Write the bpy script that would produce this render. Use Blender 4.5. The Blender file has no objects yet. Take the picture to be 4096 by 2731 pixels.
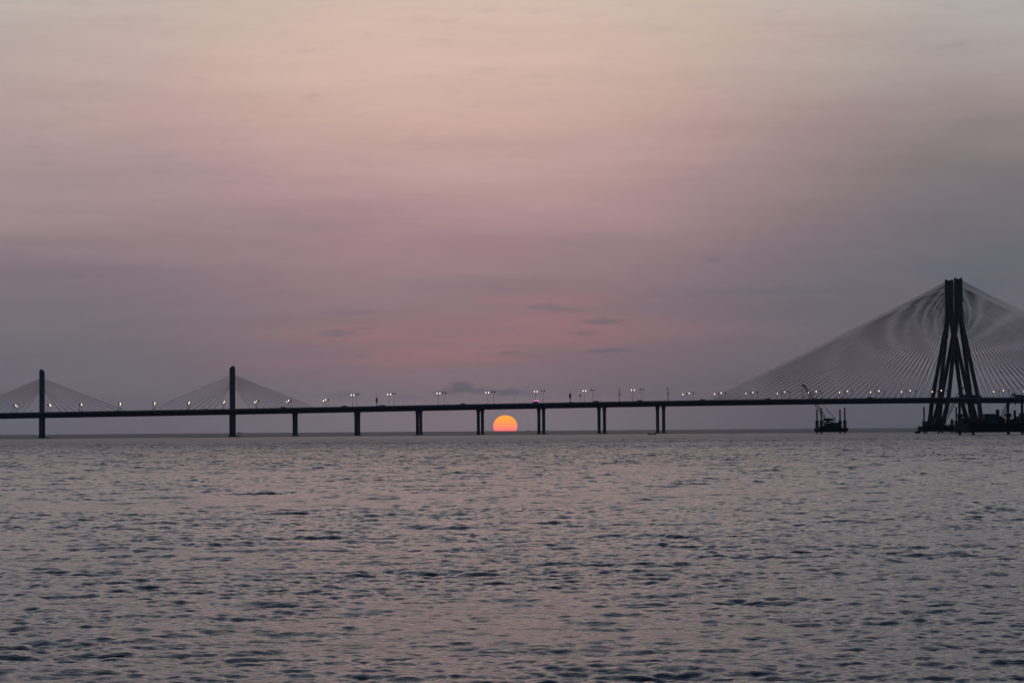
import bpy, bmesh, math, random
import numpy as np
from mathutils import Vector, Matrix

C = bpy.context.scene.collection
scene = bpy.context.scene
R_EARTH = 7.4e6
def drop(x, y): return -(x*x + y*y)/(2*R_EARTH)
D2R = math.radians

# ------------------------------------------------------------------ camera
cam_d = bpy.data.cameras.new('camera'); cam = bpy.data.objects.new('camera', cam_d); C.objects.link(cam)
cam_d.sensor_width = 36.0; cam_d.lens = 10490/4096*36; cam_d.clip_start = 1.0; cam_d.clip_end = 200000
PITCH, ROLL = D2R(1.8874), D2R(0.4354)
fw = Vector((0, math.cos(PITCH), math.sin(PITCH))); up0 = Vector((0, -math.sin(PITCH), math.cos(PITCH))); r0 = Vector((1, 0, 0))
ri = r0*math.cos(ROLL) - up0*math.sin(ROLL); up = up0*math.cos(ROLL) + r0*math.sin(ROLL)
cam.matrix_world = Matrix(((ri.x, up.x, -fw.x, 0), (ri.y, up.y, -fw.y, 0), (ri.z, up.z, -fw.z, 4.7), (0, 0, 0, 1)))
scene.camera = cam
scene.view_settings.view_transform = 'Standard'; scene.view_settings.look = 'None'
scene.view_settings.exposure = 0; scene.view_settings.gamma = 1
scene.view_settings.use_curve_mapping = False

# ------------------------------------------------------------------ world: dusk sky
def lin(c):
    return tuple(((v/255)/12.92 if v/255 <= 0.04045 else ((v/255+0.055)/1.055)**2.4) for v in c)
W = bpy.data.worlds.new('World'); scene.world = W; W.use_nodes = True
nt = W.node_tree; nt.nodes.clear()
def N(t, **k):
    n = nt.nodes.new(t)
    for a, b in k.items(): setattr(n, a, b)
    return n
def plug(v, s):
    if isinstance(v, (int, float)): s.default_value = v
    elif isinstance(v, tuple): s.default_value = (*v, 1) if len(s.default_value) == 4 and len(v) == 3 else v
    else: nt.links.new(v, s)
def M(op, a, b=0.0, c=0.0, clamp=False):
    n = N('ShaderNodeMath', operation=op, use_clamp=clamp)
    for i, v in enumerate((a, b, c)): plug(v, n.inputs[i])
    return n.outputs[0]
def MIX(f, a, b, bt='MIX'):
    n = N('ShaderNodeMix', data_type='RGBA', blend_type=bt)
    plug(f, n.inputs[0]); plug(a, n.inputs[6]); plug(b, n.inputs[7]); return n.outputs[2]
tc = N('ShaderNodeTexCoord'); sp = N('ShaderNodeSeparateXYZ'); nt.links.new(tc.outputs['Generated'], sp.inputs[0])
dx, dy, dz = sp.outputs
az = M('MULTIPLY', M('ARCTAN2', dx, dy), 57.29578)
el = M('MULTIPLY', M('ARCSINE', dz), 57.29578)
cmb = N('ShaderNodeCombineXYZ'); plug(az, cmb.inputs[0]); plug(el, cmb.inputs[1])
def noise(scale3, detail=4, rough=.55, seed=0.0):
    mp = N('ShaderNodeMapping'); nt.links.new(cmb.outputs[0], mp.inputs[0])
    mp.inputs['Scale'].default_value = scale3; mp.inputs['Location'].default_value = (seed, seed*1.7, seed*.3)
    nn = N('ShaderNodeTexNoise'); nn.inputs['Scale'].default_value = 1; nn.inputs['Detail'].default_value = detail; nn.inputs['Roughness'].default_value = rough
    nt.links.new(mp.outputs[0], nn.inputs['Vector']); return nn.outputs['Fac']
# streaky stratus moves the height of the colour bands up and down
n1 = noise((.10, .55, 1), 5, .5, 3.1)
n2 = noise((.35, 2.2, 1), 5, .55, 9.4)
warp = M('ADD', M('MULTIPLY', M('SUBTRACT', n1, .5), 2.2), M('MULTIPLY', M('SUBTRACT', n2, .5), .6))
elw = M('ADD', el, M('MULTIPLY', warp, M('DIVIDE', el, 4.0, clamp=True)))
pos = M('DIVIDE', M('ADD', elw, 2), 92)
def ramp(stops):
    r = N('ShaderNodeValToRGB'); nt.links.new(pos, r.inputs[0]); e = r.color_ramp.elements
    r.color_ramp.interpolation = 'CARDINAL' if False else 'LINEAR'
    for i, (d, c) in enumerate(stops):
        p = (d+2)/92
        x = e[i] if i < 2 else e.new(p)
        x.position = p; x.color = (*lin(c), 1)
    return r.outputs[0]
HIGH = [(13, (180, 172, 174)), (20, (126, 134, 151)), (32, (76, 93, 114)), (55, (46, 60, 80)), (90, (34, 46, 64))]
rc = ramp([(-2, (120, 121, 132)), (.3, (133, 131, 142)), (1.0, (122, 117, 129)), (1.6, (132, 113, 125)), (2.2, (141, 117, 128)), (2.8, (134, 118, 130)), (3.7, (149, 127, 137)), (4.6, (170, 140, 145)), (5.5, (187, 155, 155)), (6.7, (203, 170, 162)), (8.2, (211, 182, 169)), (9.4, (210, 189, 175))] + HIGH)
rl = ramp([(-2, (100, 103, 115)), (.3, (109, 112, 124)), (1.6, (102, 107, 120)), (2.2, (109, 110, 120)), (3.4, (124, 115, 126)), (4.6, (153, 137, 142)), (5.8, (167, 148, 150)), (6.7, (176, 154, 153)), (8.2, (184, 168, 164)), (9.4, (185, 176, 170))] + HIGH)
rr = ramp([(-2, (84, 91, 103)), (.3, (92, 99, 112)), (2.0, (95, 101, 114)), (3.4, (97, 103, 115)), (4.6, (109, 109, 117)), (5.8, (125, 119, 123)), (7.1, (150, 139, 139)), (8.2, (168, 159, 155)), (9.4, (183, 178, 173))] + HIGH)
aw = M('ADD', az, M('MULTIPLY', M('SUBTRACT', n1, .5), 3.0))
def smooth(x, a, b):
    n = N('ShaderNodeMapRange', interpolation_type='SMOOTHSTEP'); plug(x, n.inputs[0]); n.inputs[1].default_value = a; n.inputs[2].default_value = b
    return n.outputs[0]
aw1 = M('SUBTRACT', aw, M('MULTIPLY', smooth(el, 3.9, 1.4), 3.0))
col = MIX(smooth(aw1, -2.0, -12.0), rc, rl)
aw2 = M('ADD', aw, M('MULTIPLY', smooth(el, 4.2, 1.2), 2.8))
col = MIX(smooth(aw2, -.6, 10.5), col, rr)
# the rest of the dusk dome, away from the sunset, is a dim slate blue
dn = ramp([(-2, (58, 64, 76)), (.3, (60, 66, 80)), (8, (70, 72, 88)), (20, (64, 72, 90)), (40, (52, 62, 80)), (90, (40, 50, 66))])
col = MIX(smooth(M('ABSOLUTE', az), 22, 75), col, dn)
# rosy glow above the sun
ga = M('POWER', M('DIVIDE', M('ADD', aw, .9), 4.2), 2.0); ge = M('POWER', M('DIVIDE', M('SUBTRACT', elw, 1.9), 1.25), 2.0)
gl = M('EXPONENT', M('MULTIPLY', M('ADD', ga, ge), -1.0))
nb = noise((.16, 1.9, 1), 3, .5, 57.0)
col = MIX(M('MULTIPLY', gl, M('MULTIPLY', smooth(nb, .42, .62), .38)), col, lin((166, 114, 121)))
ga = M('POWER', M('DIVIDE', M('ADD', az, 1.2), 1.5), 2.0); ge = M('POWER', M('DIVIDE', M('SUBTRACT', el, .1), .9), 2.0)
gl = M('EXPONENT', M('MULTIPLY', M('ADD', ga, ge), -1.0))
col = MIX(M('MULTIPLY', gl, .10), col, lin((150, 112, 114)))
# faint tonal streaks
n3 = noise((.22, 2.6, 1), 6, .6, 21.0)
st = M('MULTIPLY', M('SUBTRACT', n3, .5), .20)
hs = N('ShaderNodeMix', data_type='RGBA', blend_type='MULTIPLY'); hs.inputs[0].default_value = 1
v = M('ADD', 1.0, st); cc = N('ShaderNodeCombineXYZ'); [plug(v, cc.inputs[i]) for i in range(3)]
nt.links.new(col, hs.inputs[6]); nt.links.new(cc.outputs[0], hs.inputs[7]); col = hs.outputs[2]
n4 = noise((1.1, 4.2, 1), 6, .62, 33.0)
n5 = noise((.55, 2.0, 1), 3, .5, 41.0)
col = MIX(M('MULTIPLY', M('MULTIPLY', smooth(n4, .50, .72), smooth(n5, .45, .65)), .16), col, lin((112, 112, 124)))
# small blue-grey cloud scraps low over the sea: azimuth, elevation, half width, half height (degrees), density
CL = [(-1.10,.877,.24,.095,1.0),(-1.417,.79,.27,.065,.7),(-.68,.819,.42,.050,.9),(-.107,.782,.30,.065,.9),(.33,.741,.30,.034,.5),
 (-3.695,.753,.33,.066,.35),(-2.236,.689,.25,.035,.35),(-3.808,2.084,.36,.066,.45),(-3.2,2.21,.20,.038,.3),(.727,2.638,.30,.060,.45),
 (1.219,2.563,.36,.055,.35),(1.981,2.311,.42,.055,.65),(1.542,2.052,.28,.050,.45),(2.139,1.665,.40,.045,.65),(-.018,1.639,.2,.026,.5),
 (-3.321,1.590,.14,.032,.45),(4.447,3.631,.16,.045,.4),(10.245,2.965,.42,.10,.5),(5.741,2.924,1.3,.07,.30),(6.7,2.45,1.3,.20,.20),
 (9.5,3.327,1.0,.13,.25),(-3.533,2.54,.6,.05,.25),(-.8,3.179,1.7,.14,.14),(-3.794,4.611,1.3,.24,.12),(1.942,4.084,1.4,.2,.10),(-8.9,3.418,1.7,.14,.14)]
d1 = noise((4.5, 11, 1), 5, .6, 5.0); d2 = noise((3.6, 13, 1), 5, .6, 15.0)
azd = M('ADD', az, M('MULTIPLY', M('SUBTRACT', d1, .5), .45)); eld = M('ADD', el, M('MULTIPLY', M('SUBTRACT', d2, .5), .20))
tot = None
for a_, e_, w_, h_, s_ in CL:
    q = M('ADD', M('POWER', M('DIVIDE', M('SUBTRACT', azd, a_), w_*1.15), 2.0), M('POWER', M('DIVIDE', M('SUBTRACT', eld, e_), h_*1.15), 2.0))
    m = M('MULTIPLY', M('EXPONENT', M('MULTIPLY', M('MULTIPLY', q, q), -.7)), s_)
    tot = m if tot is None else M('MAXIMUM', tot, m)
col = MIX(M('MULTIPLY', tot, .80), col, lin((78, 96, 114)))
# the air glow of the real atmosphere, very low sun
sky = N('ShaderNodeTexSky', sky_type='NISHITA'); sky.sun_disc = False; sky.sun_elevation = D2R(.3); sky.sun_rotation = D2R(-.16)
skm = N('ShaderNodeMix', data_type='RGBA', blend_type='ADD'); skm.inputs[0].default_value = .004
nt.links.new(col, skm.inputs[6]); nt.links.new(sky.outputs[0], skm.inputs[7])
bg = N('ShaderNodeBackground'); nt.links.new(skm.outputs[2], bg.inputs[0]); bg.inputs[1].default_value = 1.0
wo = N('ShaderNodeOutputWorld'); nt.links.new(bg.outputs[0], wo.inputs[0])
try: W.cycles.sampling_method = 'MANUAL'; W.cycles.sample_map_resolution = 1024
except Exception: pass

# ------------------------------------------------------------------ sun lamp (almost extinguished at the horizon)
sl = bpy.data.lights.new('sun_lamp', 'SUN'); sl.energy = 0.0001; sl.angle = D2R(.53); sl.color = (1, .45, .2)
slo = bpy.data.objects.new('sun_lamp', sl); C.objects.link(slo)
slo.rotation_euler = Vector((169, -60000, -52)).to_track_quat('-Z', 'Y').to_euler()

# ------------------------------------------------------------------ materials
def mat(name, col, rough=.8, metal=0.0, noise_s=None, var=.25, bump=0.0, col2=None, stretch=(1, 1, 1)):
    m = bpy.data.materials.new(name); m.use_nodes = True; t = m.node_tree; b = t.nodes['Principled BSDF']
    b.inputs['Roughness'].default_value = rough; b.inputs['Metallic'].default_value = metal
    b.inputs['Specular IOR Level'].default_value = .3
    if noise_s is None: b.inputs['Base Color'].default_value = (*col, 1); return m
    tcn = t.nodes.new('ShaderNodeTexCoord'); mp = t.nodes.new('ShaderNodeMapping'); mp.inputs['Scale'].default_value = stretch
    nn = t.nodes.new('ShaderNodeTexNoise'); nn.inputs['Scale'].default_value = noise_s; nn.inputs['Detail'].default_value = 6; nn.inputs['Roughness'].default_value = .6
    r = t.nodes.new('ShaderNodeValToRGB'); c2 = col2 or tuple(x*(1-var) for x in col)
    r.color_ramp.elements[0].position = .35; r.color_ramp.elements[0].color = (*c2, 1)
    r.color_ramp.elements[1].position = .65; r.color_ramp.elements[1].color = (*col, 1)
    t.links.new(tcn.outputs['Object'], mp.inputs[0]); t.links.new(mp.outputs[0], nn.inputs['Vector']); t.links.new(nn.outputs['Fac'], r.inputs[0]); t.links.new(r.outputs[0], b.inputs['Base Color'])
    if bump:
        bp = t.nodes.new('ShaderNodeBump'); bp.inputs['Strength'].default_value = bump; bp.inputs['Distance'].default_value = .05
        t.links.new(nn.outputs['Fac'], bp.inputs['Height']); t.links.new(bp.outputs[0], b.inputs['Normal'])
    return m
def emis(name, col, s):
    m = bpy.data.materials.new(name); m.use_nodes = True; b = m.node_tree.nodes['Principled BSDF']
    b.inputs['Base Color'].default_value = (.05, .05, .05, 1); b.inputs['Emission Color'].default_value = (*col, 1); b.inputs['Emission Strength'].default_value = s
    return m
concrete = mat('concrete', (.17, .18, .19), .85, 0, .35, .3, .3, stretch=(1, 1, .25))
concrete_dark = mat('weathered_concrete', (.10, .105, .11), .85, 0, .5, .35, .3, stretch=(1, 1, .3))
asphalt = mat('asphalt', (.05, .05, .052), .9, 0, 2.0, .3)
cablem = mat('cable_sheath', (.14, .145, .155), .5, 0, .5, .2)
steel = mat('galvanised_steel', (.07, .075, .08), .5, .4, 3, .3)
rail = mat('painted_rail', (.30, .31, .31), .6, 0, 2, .3)
hullm = mat('barge_hull_paint', (.02, .023, .028), .85, 0, .8, .4, .2, col2=(.05, .035, .03))
legm = mat('tubular_steel_leg', (.07, .085, .10), .45, .3, .7, .4, .1, col2=(.06, .045, .035))
housem = mat('container_paint', (.06, .075, .10), .6, 0, 1.5, .3)
cranem = mat('crane_paint', (.10, .075, .05), .5, .1, 2.0, .3)
redcrane = mat('faded_red_crane_paint', (.28, .11, .09), .6, .1, 2.0, .35)
dark = mat('dark_machinery', (.03, .03, .032), .7, .1, 2.5, .3)
glassm = mat('tinted_glass', (.03, .035, .04), .1)
rustm = mat('rusty_steel', (.12, .055, .035), .85, .1, 1.5, .4)
rubber = mat('rubber', (.02, .02, .02), .9)
white = mat('white_paint', (.6, .6, .6), .4, 0, 3, .1); silver = mat('silver_paint', (.35, .36, .38), .35, .3, 3, .1)
redp = mat('red_paint', (.25, .04, .03), .4); bluep = mat('blue_paint', (.05, .08, .18), .4)
woodm = mat('painted_wood', (.08, .10, .13), .7, 0, 2, .4); cloth = mat('cloth', (.08, .07, .09), .9); skin = mat('skin', (.22, .13, .09), .6)
lampm = emis('lamp_lens', (1.0, .84, .55), 4.2); redl = emis('red_beacon', (1, .10, .08), 4); bluel = emis('blue_beacon', (.10, .06, 1), 4)

# ------------------------------------------------------------------ mesh helpers
def tag(o, label=None, cat=None, group=None, kind=None):
    if label: o['label'] = label
    if cat: o['category'] = cat
    if group: o['group'] = group
    if kind: o['kind'] = kind
    return o
def empty(name, loc=(0, 0, 0), rz=0.0):
    o = bpy.data.objects.new(name, None); C.objects.link(o); o.location = loc; o.rotation_euler = (0, 0, rz); o.empty_display_size = 1; return o
class MB:
    def __init__(s): s.v = []; s.f = []
    def add(s, vs, fs):
        n = len(s.v); s.v += [tuple(v) for v in vs]; s.f += [tuple(n+i for i in f) for f in fs]; return s
    def box(s, x0, x1, y0, y1, z0, z1):
        return s.add([(x0,y0,z0),(x1,y0,z0),(x1,y1,z0),(x0,y1,z0),(x0,y0,z1),(x1,y0,z1),(x1,y1,z1),(x0,y1,z1)],
                     [(3,2,1,0),(4,5,6,7),(0,1,5,4),(1,2,6,5),(2,3,7,6),(3,0,4,7)])
    def loft(s, rings, cap=True):
        k = len(rings[0]); vs = [p for r in rings for p in r]; fs = []
        for i in range(len(rings)-1):
            for j in range(k): fs.append((i*k+j, i*k+(j+1) % k, (i+1)*k+(j+1) % k, (i+1)*k+j))
        if cap: fs.append(tuple(range(k-1, -1, -1))); fs.append(tuple(range((len(rings)-1)*k, len(rings)*k)))
        return s.add(vs, fs)
    def tube(s, a, b, r, r2=None, n=8):
        a, b = Vector(a), Vector(b); r2 = r if r2 is None else r2; d = (b-a).normalized()
        u = d.orthogonal().normalized(); w = d.cross(u)
        ring = lambda c, q: [tuple(c + (u*math.cos(t)+w*math.sin(t))*q) for t in [2*math.pi*i/n for i in range(n)]]
        return s.loft([ring(a, r), ring(b, r2)])
    def cyl(s, x, y, zr, n=12):      # stack of (z, radius)
        return s.loft([[(x+r*math.cos(2*math.pi*i/n), y+r*math.sin(2*math.pi*i/n), z) for i in range(n)] for z, r in zr])
    def prism(s, pts, y0, y1):        # x-z outline extruded along y
        k = len(pts); return s.add([(x, y0, z) for x, z in pts]+[(x, y1, z) for x, z in pts],
            [tuple(range(k-1, -1, -1)), tuple(range(k, 2*k))]+[(i, (i+1) % k, k+(i+1) % k, k+i) for i in range(k)])
    def lattice(s, a, b, w0, w1, r, bays, n=5):
        a, b = Vector(a), Vector(b); d = (b-a).normalized(); u = Vector((0, 1, 0)); w = d.cross(u).normalized(); P = []
        for i in range(bays+1):
            t = i/bays; c = a.lerp(b, t); q = (w0*(1-t)+w1*t)/2
            if t < .12: q *= .35+.65*t/.12
            P.append([c+u*q+w*q, c-u*q+w*q, c-u*q-w*q, c+u*q-w*q])
        for i in range(bays):
            for j in range(4):
                s.tube(P[i][j], P[i+1][j], r, n=n); s.tube(P[i][j], P[i+1][(j+1) % 4], r*.6, n=4)
                s.tube(P[i+1][j], P[i+1][(j+1) % 4], r*.6, n=4)
        return s
    def build(s, name, m, parent=None, smooth_=False):
        me = bpy.data.meshes.new(name); me.from_pydata(s.v, [], s.f); me.validate()
        bm = bmesh.new(); bm.from_mesh(me); bmesh.ops.recalc_face_normals(bm, faces=bm.faces); bm.to_mesh(me); bm.free()
        me.materials.append(m)
        if smooth_:
            for p in me.polygons: p.use_smooth = True
        o = bpy.data.objects.new(name, me); C.objects.link(o); o.parent = parent; return o
def copy_tree(o, parent=None):
    c = o.copy(); C.objects.link(c); c.parent = parent
    for ch in KIDS.get(o.name, []): copy_tree(ch, c)
    return c
KIDS = {}
def reg(root):
    for ch in [q for q in C.objects if q.parent == root]: KIDS.setdefault(root.name, []).append(ch); reg(ch)

# ------------------------------------------------------------------ sea: one sheet following the curve of the Earth, real waves near the shore
rng = np.random.default_rng(7)
def wave_tile(L, n, lp, lmin, lmax, ang, spread, seed, back=.10):
    g = np.random.default_rng(seed); k1 = 2*np.pi*np.fft.fftfreq(n, L/n); kx, ky = np.meshgrid(k1, k1, indexing='xy'); k = np.hypot(kx, ky); k[0, 0] = 1
    th = np.arctan2(ky, kx) - ang; c = np.cos(th)
    D = np.abs(c)**spread*np.where(c > 0, 1, back) + .03
    S = k**-4.0*np.exp(-(2*np.pi/lp/k)**2)*D*np.exp(-(k*lmin/2/np.pi)**2)
    S[k < 2*np.pi/lmax] = 0; S[0, 0] = 0
    amp = np.sqrt(S)*(g.normal(size=k.shape)+1j*g.normal(size=k.shape))
    h = np.fft.ifft2(amp); sx = np.fft.ifft2(1j*kx*amp); sy = np.fft.ifft2(1j*ky*amp)
    qx = np.fft.ifft2(-1j*kx/k*amp); qy = np.fft.ifft2(-1j*ky/k*amp)
    s = np.sqrt((sx.real**2+sy.real**2).mean()); return h.real/s, qx.real/s, qy.real/s   # unit rms slope
def sample(t, L, X, Y):
    n = t.shape[0]; fx = (X/L*n) % n; fy = (Y/L*n) % n; i = fx.astype(int) % n; j = fy.astype(int) % n; u = fx-np.floor(fx); v = fy-np.floor(fy); i1 = (i+1) % n; j1 = (j+1) % n
    return (t[j, i]*(1-u)+t[j, i1]*u)*(1-v)+(t[j1, i]*(1-u)+t[j1, i1]*u)*v
def vnoise(X, Y, s, seed):
    g = np.random.default_rng(seed); t = g.random((64, 64)); fx = X/s; fy = Y/s; i = np.floor(fx).astype(int); j = np.floor(fy).astype(int)
    u = fx-i; v = fy-j; u = u*u*(3-2*u); v = v*v*(3-2*v); i %= 64; j %= 64; i1 = (i+1) % 64; j1 = (j+1) % 64
    return (t[j, i]*(1-u)+t[j, i1]*u)*(1-v)+(t[j1, i]*(1-u)+t[j1, i1]*u)*v
def make_sea():
    rows = [8.0]; step = lambda r: 1.5 if r < 40 else (.10 if r < 60 else (min(.5, .10*(r/60)**1.05) if r < 900 else .5*(r/900)**5))
    while rows[-1] < 10500: rows.append(rows[-1]+min(step(rows[-1]), 500))
    r = np.array(rows)
    core = np.linspace(-15.5, 15.5, 820); side = 15.5 + np.cumsum(np.linspace(.15, 2.6, 34)); side = side[side < 62]
    th = np.radians(np.concatenate([-side[::-1], core, side]))
    R, T = np.meshgrid(r, th, indexing='ij'); X = R*np.sin(T); Y = R*np.cos(T)
    A = (41.0, 640, D2R(-80)); B = (23.3, 640, D2R(-101)); E = (131.0, 384, D2R(-86))
    ta = wave_tile(A[0], A[1], 1.5, .20, 5, A[2], 1.6, 11); tb = wave_tile(B[0], B[1], 0.75, .11, 2.2, B[2], 1.2, 12); te = wave_tile(E[0], E[1], 7, 1.5, 30, E[2], 4, 13)
    c1, s1 = math.cos(.23), math.sin(.23)
    gust = .38*vnoise(X/2.6+500, Y+300+X*.1, 34, 1)+.34*vnoise(X/1.6, Y, 10, 2)+.28*vnoise(X/1.3, Y, 3.4, 3)
    patch = .52+.80*np.clip((gust-.32)/.40, 0, 1)
    outer = .96+1.15*np.clip((R-62)/260, 0, 1)      # the wind freshens away from the shore
    fade = np.clip(1.0-(R-1000)/1200, .0, 1)
    H = np.zeros_like(X); QX = np.zeros_like(X); QY = np.zeros_like(X)
    for t, L, w, ro in ((ta, A[0], .116, 0), (tb, B[0], .132, 1), (te, E[0], .048, 0)):
        xx, yy = (X, Y) if not ro else (c1*X-s1*Y+3000, s1*X+c1*Y+3000)
        a = w*(patch if L < 100 else 1.0)*outer
        h, qx, qy = (sample(q, L, xx+3000, yy) for q in t)
        H += a*h; 
        if ro: qx, qy = c1*qx+s1*qy, -s1*qx+c1*qy
        QX += a*qx; QY += a*qy
    ch = 1.1*np.clip(1-(R-150)/200, 0, 1)
    Xd = X+QX*ch; Yd = Y+QY*ch
    Z = H*fade + drop(X, Y) - .03
    nr, nc = X.shape
    co = np.stack([Xd, Yd, Z], -1).reshape(-1, 3).astype(np.float32)
    idx = np.arange(nr*nc).reshape(nr, nc); q = np.stack([idx[:-1, :-1], idx[:-1, 1:], idx[1:, 1:], idx[1:, :-1]], -1).reshape(-1, 4)
    me = bpy.data.meshes.new('sea'); me.vertices.add(len(co)); me.vertices.foreach_set('co', co.ravel())
    me.loops.add(q.size); me.loops.foreach_set('vertex_index', q.ravel().astype(np.int32))
    me.polygons.add(len(q)); me.polygons.foreach_set('loop_start', np.arange(0, q.size, 4, dtype=np.int32)); me.polygons.foreach_set('loop_total', np.full(len(q), 4, np.int32))
    me.polygons.foreach_set('use_smooth', np.ones(len(q), bool)); me.update()
    print('sea', nr, nc)
    return me
me = make_sea(); sea = bpy.data.objects.new('sea', me); C.objects.link(sea); tag(sea, kind='structure')
m = bpy.data.materials.new('sea_water'); m.use_nodes = True; t = m.node_tree; b = t.nodes['Principled BSDF']; me.materials.append(m)
b.inputs['Base Color'].default_value = (.016, .042, .068, 1); b.inputs['IOR'].default_value = 1.333; b.inputs['Specular IOR Level'].default_value = .5
geo = t.nodes.new('ShaderNodeNewGeometry'); sep = t.nodes.new('ShaderNodeSeparateXYZ'); t.links.new(geo.outputs['Position'], sep.inputs[0])
def tn(op, *a):
    n = t.nodes.new('ShaderNodeMath'); n.operation = op
    for i, v in enumerate(a):
        if isinstance(v, (int, float)): n.inputs[i].default_value = v
        else: t.links.new(v, n.inputs[i])
    return n.outputs[0]
def tmr(x, a, b_, c, d, it='SMOOTHSTEP'):
    n = t.nodes.new('ShaderNodeMapRange'); n.interpolation_type = it; t.links.new(x, n.inputs[0])
    for i, v in zip((1, 2, 3, 4), (a, b_, c, d)): n.inputs[i].default_value = v
    return n.outputs[0]
# beyond the line of the bridge the open sea is wind-ruffled, this side of it is the sheltered bay
line = tn('SUBTRACT', sep.outputs[1], tn('MULTIPLY', sep.outputs[0], .1477))
wn = t.nodes.new('ShaderNodeTexNoise'); wn.inputs['Scale'].default_value = .006; wn.inputs['Detail'].default_value = 4; t.links.new(geo.outputs['Position'], wn.inputs['Vector'])
line = tn('ADD', line, tn('MULTIPLY', tn('SUBTRACT', wn.outputs['Fac'], .5), 260.0))
t.links.new(tn('ADD', tmr(sep.outputs[1], 90, 1100, .015, .33, 'LINEAR'), tmr(line, 1780, 1960, 0, .13)), b.inputs['Roughness'])
n1_ = t.nodes.new('ShaderNodeTexNoise'); n1_.inputs['Scale'].default_value = 6; n1_.inputs['Detail'].default_value = 5; n1_.inputs['Roughness'].default_value = .55
mp = t.nodes.new('ShaderNodeMapping'); mp.inputs['Scale'].default_value = (.7, 1.3, 1); t.links.new(geo.outputs['Position'], mp.inputs[0]); t.links.new(mp.outputs[0], n1_.inputs['Vector'])
bp = t.nodes.new('ShaderNodeBump'); bp.inputs['Strength'].default_value = 1.0; bp.inputs['Distance'].default_value = .026
t.links.new(n1_.outputs['Fac'], bp.inputs['Height']); t.links.new(bp.outputs[0], b.inputs['Normal'])

# ------------------------------------------------------------------ the setting sun, beyond the horizon, flattened by refraction
def make_sun():
    bm = bmesh.new(); bmesh.ops.create_uvsphere(bm, u_segments=96, v_segments=64, radius=1); me = bpy.data.meshes.new('sun'); bm.to_mesh(me); bm.free()
    for p in me.polygons: p.use_smooth = True
    o = bpy.data.objects.new('sun', me); C.objects.link(o); o.location = (-169.0, 60000, 52.7); o.scale = (277, 277, 246)
    m = bpy.data.materials.new('sun_photosphere'); m.use_nodes = True; t = m.node_tree; t.nodes.clear(); me.materials.append(m)
    tc = t.nodes.new('ShaderNodeTexCoord'); s = t.nodes.new('ShaderNodeSeparateXYZ'); t.links.new(tc.outputs['Object'], s.inputs[0])
    def ramp(src, st, a, b):
        mr = t.nodes.new('ShaderNodeMapRange'); mr.inputs[1].default_value = a; mr.inputs[2].default_value = b; t.links.new(src, mr.inputs[0])
        r = t.nodes.new('ShaderNodeValToRGB'); t.links.new(mr.outputs[0], r.inputs[0])
        for i, (p, c) in enumerate(st):
            x = r.color_ramp.elements[i] if i < 2 else r.color_ramp.elements.new(p); x.position = p; x.color = (*lin(c), 1)
        return r.outputs[0]
    body = ramp(s.outputs[2], [(0, (255, 108, 116)), (.25, (255, 138, 106)), (.55, (255, 150, 78)), (1, (255, 170, 58))], -.45, .8)
    lw = t.nodes.new('ShaderNodeLayerWeight'); lw.inputs[0].default_value = .5
    fac = ramp(lw.outputs['Facing'], [(0, (0, 0, 0)), (.62, (0, 0, 0)), (.80, (110, 110, 110)), (1, (255, 255, 255))], 0, 1)
    mx = t.nodes.new('ShaderNodeMix'); mx.data_type = 'RGBA'; t.links.new(fac, mx.inputs[0]); t.links.new(body, mx.inputs[6]); mx.inputs[7].default_value = (*lin((252, 84, 92)), 1)
    e = t.nodes.new('ShaderNodeEmission'); t.links.new(mx.outputs[2], e.inputs[0]); e.inputs[1].default_value = 1.5
    ou = t.nodes.new('ShaderNodeOutputMaterial'); t.links.new(e.outputs[0], ou.inputs[0])
    tag(o, 'glowing orange sun half sunk behind the sea, seen under the bridge deck', 'sun')
make_sun()

# ------------------------------------------------------------------ THE BRIDGE (local axes: x along, y away from the shore, z up)
BX, BY, BA = -372.4, 2076.5, D2R(8.4)
bridge = empty('sea_bridge', (BX, BY, 0), BA)
tag(bridge, 'very long dark bridge of twin decks on piers with cable-stayed pylons, crossing the whole sea', 'bridge')
PR = [(-200, 17.6), (0, 19.95), (150, 21.6), (385, 24.7), (497, 25.95), (613, 26.8), (700, 27.25), (760, 27.3), (806, 26.8), (1100, 24)]
def zt(s):       # top of the parapet
    # smooth vertical curve through the surveyed heights
    xs = [p[0] for p in PR]; ys = [p[1] for p in PR]
    acc = 0
    for d in (-30, -15, 0, 15, 30): acc += np.interp(s+d, xs, ys)
    return float(acc/5)
NEAR, FAR, HW = -12.3, 12.3, 8.1
def world_of(s, y): return (BX+s*math.cos(BA)-y*math.sin(BA), BY+s*math.sin(BA)+y*math.cos(BA))
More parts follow.
